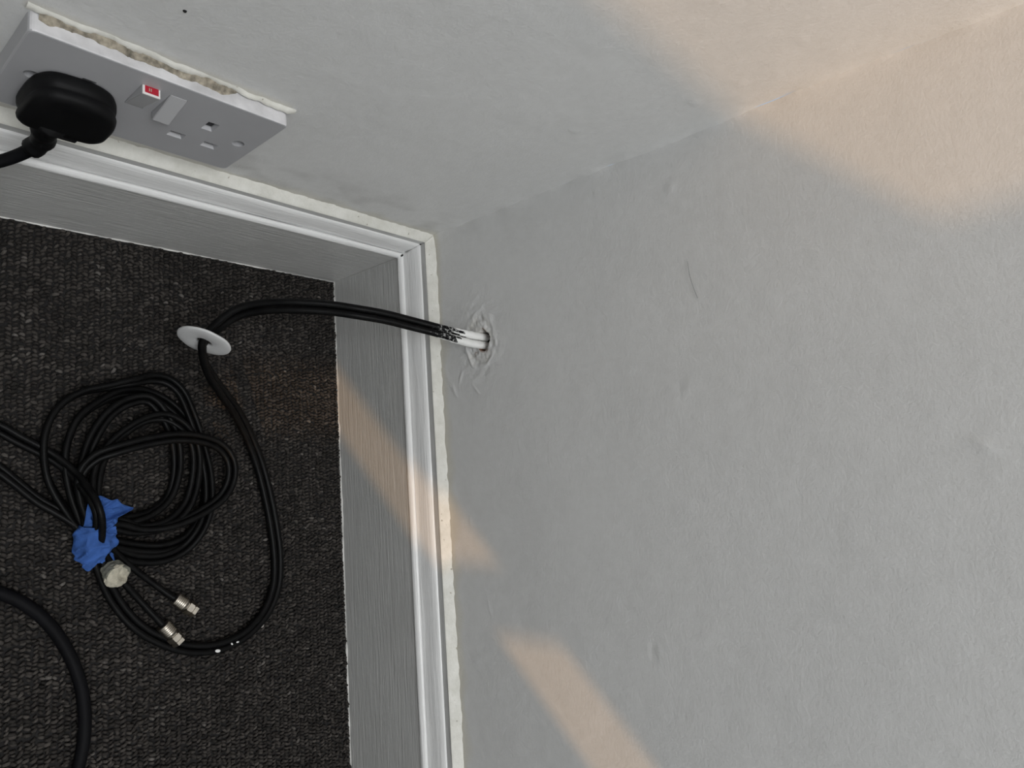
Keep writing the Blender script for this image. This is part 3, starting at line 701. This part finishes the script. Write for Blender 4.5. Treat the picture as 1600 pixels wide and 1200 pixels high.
for sgn, ex in zip((1, -1), ENDS):
    q = P + sgn * O * (S[:, 4:5] - 0.0005 * np.clip((arc - 0.55) / 0.15, 0, 1)[:, None])
    tail = catmull(np.vstack([q[-14], q[-7], np.array(ex)]), 0.003)
    full = np.vstack([q[:-14], tail])
    al = np.concatenate([[0], np.cumsum(np.linalg.norm(np.diff(full, axis=0), axis=1))])
    over = np.clip(0.29 - (al - 0.052) * 8, 0, 0.29)
    rads = RS - 0.0006 * np.clip((al - 0.55) / 0.15, 0, 1)
    tube('strand', full, rads, COAX, coax, 10, dict(overspray=over))
    k0 = int(np.searchsorted(al, 0.006)); k1 = int(np.searchsorted(al, 0.048 if sgn > 0 else 0.062))
    seg = full[k0:k1]
    def ragged(n, sd, s_=sgn):
        i = np.arange(n)[:, None] / max(n - 1, 1); k = np.arange(sd)[None, :]
        t = 0.82 + 0.24 * vnoise(k * 1.3 + (5 if s_ > 0 else 0), k * 0.0, 611)
        return np.where(i < t, 0.0005 + 0.0003 * vnoise(i * 30, k * 1.7, 613), -0.0009)
    fine = catmull(seg, 0.0012)
    tube('paint_coat', fine, RS, WHITEPAINT, coax, 12, None, ragged, False)['label'] = 'white paint on the cable end'
    tips.append((full[-1], full[-1] - full[-4]))
# splashes of white paint on the loop
for (sx, sy_, sz_, sa, sb, an) in [(0.39106, -0.16388, 0.00740, 0.00260, 0.00150, 1.30000), (0.38790, -0.15043, 0.00740, 0.00130, 0.00080, 0.60000), (0.38743, -0.14481, 0.00740, 0.00140, 0.00090, 1.60000), (0.38445, -0.14789, 0.00740, 0.00220, 0.00070, 2.10000)]:
    bm = bmesh.new()
    bmesh.ops.create_uvsphere(bm, u_segments=12, v_segments=8, radius=1.0)
    bmesh.ops.transform(bm, matrix=Matrix.Translation((sx, sy_, sz_)) @ Matrix.Rotation(an, 4, 'Z') @ Matrix.Diagonal((sa, sb, 0.0009, 1)), verts=bm.verts)
    bm_obj('paint_speck', bm, WHITEPAINT, coax, True)

def lathe(name, origin, axis, prof, mat, parent, n=24, hexa=False, smooth=True):
    axis = Vector(axis).normalized(); q = axis.to_track_quat('Z', 'Y')
    vs = []
    for (l, r) in prof:
        for k in range(n):
            a = 2 * math.pi * k / n
            rr_ = r
            if hexa: rr_ = r * math.cos(math.pi / 6) / math.cos((a % (math.pi / 3)) - math.pi / 6)
            vs.append(Vector(origin) + q @ Vector((rr_ * math.cos(a), rr_ * math.sin(a), l)))
    fs = []
    for i in range(len(prof) - 1):
        for k in range(n): fs.append((i * n + k, i * n + (k + 1) % n, (i + 1) * n + (k + 1) % n, (i + 1) * n + k))
    fs.append(tuple(range(n))[::-1]); fs.append(tuple((len(prof) - 1) * n + k for k in range(n)))
    return mesh_obj(name, vs, fs, mat, parent, smooth)

for i, (tip, d) in enumerate(tips):
    d = Vector(d).normalized(); o = Vector(tip) - d * 0.002
    prof = [(0, 0.0040), (0, 0.0053)]
    for k in range(6): prof += [(0.0008 + k * 0.0017, 0.0060), (0.0017 + k * 0.0017, 0.0060), (0.0019 + k * 0.0017, 0.0055)]
    prof += [(0.0118, 0.0058), (0.0122, 0.0048)]
    con = lathe('connector', o, d, prof, NICKEL, coax)
    con['label'] = 'nickel screw-on aerial connector'
    lathe('nut', o + d * 0.0122, d, [(0, 0.0048), (0.0008, 0.0048), (0.0009, 0.0064), (0.0052, 0.0064), (0.0054, 0.0054), (0.0064, 0.0054), (0.0066, 0.0062), (0.0098, 0.0061), (0.0100, 0.0046), (0.0050, 0.0042)], NICKEL, con, 24, True, False)
    lathe('centre_pin', o + d * 0.015, d, [(0, 0.0005), (0.0072, 0.0005)], SCREW, con, 8)

# ------------------------------------------------------------------ white cover disc threaded on the cable
DC = Vector((0.12010, -0.20700, 0.07715)); DN = Vector((0.91507, -0.39957, 0.05463)).normalized()
disc = lathe('cover_disc', DC - DN * 0.0012, DN,
             [(0.0, 0.0062), (0.0, 0.0203), (0.0003, 0.0219), (0.0011, 0.0223), (0.0019, 0.0220), (0.0024, 0.0210), (0.0028, 0.0170), (0.0026, 0.0080), (0.0020, 0.0064), (0.0004, 0.0058)], DISCMAT, None, 48)
# bore: drop the caps so the cable runs through
bm = bmesh.new(); bm.from_mesh(disc.data)
for f in [f for f in bm.faces if len(f.verts) > 8]: bm.faces.remove(f)
n_ = 48; bm.verts.ensure_lookup_table()
last = 9 * n_
for k in range(n_):
    bm.faces.new((bm.verts[last + k], bm.verts[last + (k + 1) % n_], bm.verts[(k + 1) % n_], bm.verts[k]))
for v in bm.verts:
    w_ = v.co - DC
    v.co += DN * (0.0004 * float(vnoise(w_.x * 90, w_.y * 90, 701)))
bm.to_mesh(disc.data); bm.free()
disc.data.polygons.foreach_set('use_smooth', [True] * len(disc.data.polygons))
tag(disc, 'round white plastic cover disc threaded on the black cable above the carpet', 'disc')

# ------------------------------------------------------------------ blue masking tape around the coil
tape = tag(empty('masking_tape', (0.28360, -0.26257, 0.00000)), 'crumpled blue masking tape binding the coiled black cable', 'tape')
def crumple(p, amp, seed, sc=130):
    return amp * (1 - 2 * np.abs(vnoise(p[..., 0] * sc + p[..., 2] * sc * 0.6, p[..., 1] * sc - p[..., 2] * sc * 0.4, seed)))
A0, A1 = np.array((0.26751, -0.26702, 0.01700)), np.array((0.30022, -0.26719, 0.01000))
ax = (A1 - A0); al_ = np.linalg.norm(ax); ax = ax / al_
e1 = np.cross(ax, [0, 0, 1]); e1 /= np.linalg.norm(e1); e2 = np.cross(e1, ax)
nl, na = 34, 64
vs = np.zeros((nl, na, 3))
for i in range(nl):
    t = i / (nl - 1)
    rad = (0.0100 + 0.0034 * math.sin(math.pi * min(1, t * 1.1)) - 0.0035 * t)
    for k in range(na):
        a = 2 * math.pi * k / na
        rw = rad * (1 + 0.10 * math.sin(2 * a + 1 + 2 * t))
        hgt_ = 0.82
        l = t * al_ + 0.004 * math.sin(a * 2 + 0.7) * (t - 0.2)
        vs[i, k] = A0 + ax * l + e1 * rw * math.cos(a) + e2 * rw * hgt_ * math.sin(a)
cr = crumple(vs, 0.0017, 799, 80) + crumple(vs, 0.0022, 801, 140) + crumple(vs, 0.0010, 803, 260)
cent = A0 + ((vs - A0) @ ax)[..., None] * ax
dirs = vs - cent; dirs /= np.linalg.norm(dirs, axis=-1)[..., None] + 1e-9
vs = vs + dirs * cr[..., None]
vs[..., 2] = np.maximum(vs[..., 2], 0.0006)
F = []
for i in range(nl - 1):
    for k in range(na): F.append((i * na + k, i * na + (k + 1) % na, (i + 1) * na + (k + 1) % na, (i + 1) * na + k))
w_ = mesh_obj('wrap', vs.reshape(-1, 3), F, TAPE, tape, False)
md = w_.modifiers.new('thick', 'SOLIDIFY'); md.thickness = 0.0004

def sheet(name, pivot, rim, folds, amp, seed):
    """a pleated flap of tape fanning out from a pinched root"""
    rim = catmull(rim, 0.0015); root = catmull(pivot, 0.0015)
    idx = np.linspace(0, len(root) - 1, len(rim))
    rt = np.stack([np.interp(idx, np.arange(len(root)), root[:, c]) for c in range(3)], 1)
    nr = 16; g = []
    for j in range(nr):
        t = j / (nr - 1)
        row = rt * (1 - t) + rim * t
        ph = np.linspace(0, folds, len(rim))
        tri = 2 * np.abs(2 * ((ph + 0.15 * t) % 1) - 1) - 1
        row = row.copy(); row[:, 2] += amp * tri * (0.35 + 0.65 * math.sin(math.pi * min(1, t * 1.1) * 0.75)) + 0.003 * math.sin(math.pi * t)
        row[:, 2] += crumple(row, 0.0006, seed, 300)
        row[:, 2] = np.maximum(row[:, 2], 0.0010)
        g.append(row)
    g = np.array(g)
    o = mesh_obj(name, g.reshape(-1, 3), grid_faces(nr, len(rim)), TAPE, tape, False)
    md = o.modifiers.new('thick', 'SOLIDIFY'); md.thickness = 0.0004
    return o
sheet('loose_end', [(0.24994, -0.27147, 0.02700), (0.25923, -0.26942, 0.02800), (0.26738, -0.26854, 0.02700), (0.27417, -0.26653, 0.02400)], [(0.24581, -0.27243, 0.02700), (0.24460, -0.26963, 0.03100), (0.24863, -0.26304, 0.03100), (0.24803, -0.25697, 0.03000), (0.25239, -0.25368, 0.02900), (0.25633, -0.24243, 0.02400), (0.25942, -0.24962, 0.02600), (0.26252, -0.25544, 0.02600), (0.26606, -0.25603, 0.02500), (0.27029, -0.25995, 0.02400), (0.27427, -0.26560, 0.02400)], 4.5, 0.0022, 811)
sheet('side_flap', [(0.25698, -0.27112, 0.02200), (0.26960, -0.27147, 0.02200), (0.28136, -0.27024, 0.02000)], [(0.24945, -0.27692, 0.02400), (0.25892, -0.27787, 0.02300), (0.26831, -0.27907, 0.02000), (0.27242, -0.27858, 0.01000), (0.28259, -0.27829, 0.00800), (0.29014, -0.27453, 0.00800)], 2.5, 0.0016, 821)
sheet('torn_corner', [(0.29268, -0.26214, 0.01300), (0.29223, -0.25798, 0.01200), (0.29041, -0.25607, 0.01200)], [(0.30587, -0.25786, 0.00500), (0.30214, -0.25485, 0.00600), (0.30016, -0.25047, 0.00600), (0.29419, -0.25171, 0.00800)], 1.5, 0.0010, 831)

# ------------------------------------------------------------------ plug of old filler stuck on one cable end
fil = tag(empty('filler_plug', (0.31096, -0.24628, 0.00000)), 'lump of grey filler with a chalky white broken end beside the blue tape', 'filler lump')
FA, FB = np.array((0.30477, -0.25408, 0.00800)), np.array((0.31235, -0.25156, 0.02000))
ax = FB - FA; L_ = np.linalg.norm(ax); ax /= L_
e1 = np.cross(ax, [0, 0, 1]); e1 /= np.linalg.norm(e1); e2 = np.cross(e1, ax)
def lump(name, t0, t1, r0, r1, mat, seed, nl=14, na=30, rough=0.0009, dome=0.0):
    vs = []
    for i in range(nl):
        t = i / (nl - 1)
        r = r0 + (r1 - r0) * t
        if dome and t > 0.6: r *= math.sqrt(max(0.02, 1 - ((t - 0.6) / 0.4) ** 2))
        for k in range(na):
            a = 2 * math.pi * k / na
            rr_ = r * (1 + 0.08 * math.sin(3 * a + seed)) + rough * float(fbm(a * 3 + 3 * t, t * 5, seed, 3)) * (1 if r > 0.002 else 0.2)
            off = dome * float(vnoise(a * 1.4, 3, seed + 1)) * t
            p_ = FA + ax * (L_ * (t0 + (t1 - t0) * t) + off) + e1 * rr_ * math.cos(a) + e2 * rr_ * math.sin(a)
            vs.append(p_)
    vs = np.array(vs); vs[:, 2] = np.maximum(vs[:, 2], 0.0004)
    F = []
    for i in range(nl - 1):
        for k in range(na): F.append((i * na + k, i * na + (k + 1) % na, (i + 1) * na + (k + 1) % na, (i + 1) * na + k))
    F.append(tuple(range(na))[::-1]); F.append(tuple((nl - 1) * na + k for k in range(na)))
    return mesh_obj(name, vs, F, mat, fil, False)
lump('sleeve', 0.0, 0.75, 0.0088, 0.0098, GREYPLUG, 5)
lump('broken_end', 0.60, 1.0, 0.0092, 0.0088, CHALK, 9, 12, 30, 0.0018, 0.0035)['label'] = 'chalky off-white broken end'

# ------------------------------------------------------------------ thick cable on the carpet, hair on the wall
tag(tube('floor_cable', catmull([(0.36000, -0.78000, 0.00600), (0.35000, -0.62000, 0.00600), (0.29432, -0.37339, 0.00490), (0.29908, -0.35185, 0.00490), (0.31117, -0.32869, 0.00490), (0.32300, -0.31234, 0.00490), (0.33975, -0.29735, 0.00490), (0.36234, -0.28442, 0.00490), (0.38631, -0.27566, 0.00490), (0.41170, -0.27133, 0.00490), (0.43323, -0.27155, 0.00490), (0.45329, -0.27534, 0.00490), (0.46980, -0.28127, 0.00490), (0.48894, -0.29080, 0.00490), (0.56000, -0.33500, 0.00600), (0.68000, -0.40000, 0.00600), (0.86000, -0.47000, 0.00600)], 0.004), 0.0048, CORD, None, 14), 'thick black cable curving across the carpet apart from the coil', 'cable')
tag(tube('hair_strand', catmull([(0.09814, -0.00120, 0.42341), (0.10840, -0.00160, 0.42408), (0.11882, -0.00160, 0.42608), (0.12818, -0.00120, 0.42850)], 0.002), 0.00010, HAIRMAT, None, 6), 'single fine dark hair stuck to the white wall', 'hair')

bm = bmesh.new()
bmesh.ops.create_cone(bm, cap_ends=True, segments=12, radius1=0.0013, radius2=0.0008, depth=0.0012, matrix=Matrix.Translation((0.0006, -0.3291, 0.3141)) @ Matrix.Rotation(math.pi / 2, 4, 'Y'))
bm_obj('nail_hole', bm, DARK, wall_left)  # dark cone standing in for the shaded pit of a nail hole
# open mitre joints in the inside corner
bbk = bpy.data.objects['baseboard_back']
for (e, z, r_, sz_) in ((T - 0.0012, 0.1174, 0.0019, 0.0012), (0.0083, 0.1372, 0.0013, 0.0009)):
    bm = bmesh.new()
    bmesh.ops.create_icosphere(bm, subdivisions=2, radius=1.0)
    bmesh.ops.transform(bm, matrix=Matrix.Translation((e, -e, z)) @ Matrix.Rotation(-math.pi / 4, 4, 'Z') @ Matrix.Diagonal((r_, r_ * 0.55, sz_, 1)), verts=bm.verts)
    bm_obj('mitre_gap', bm, DARK, bbk, True)
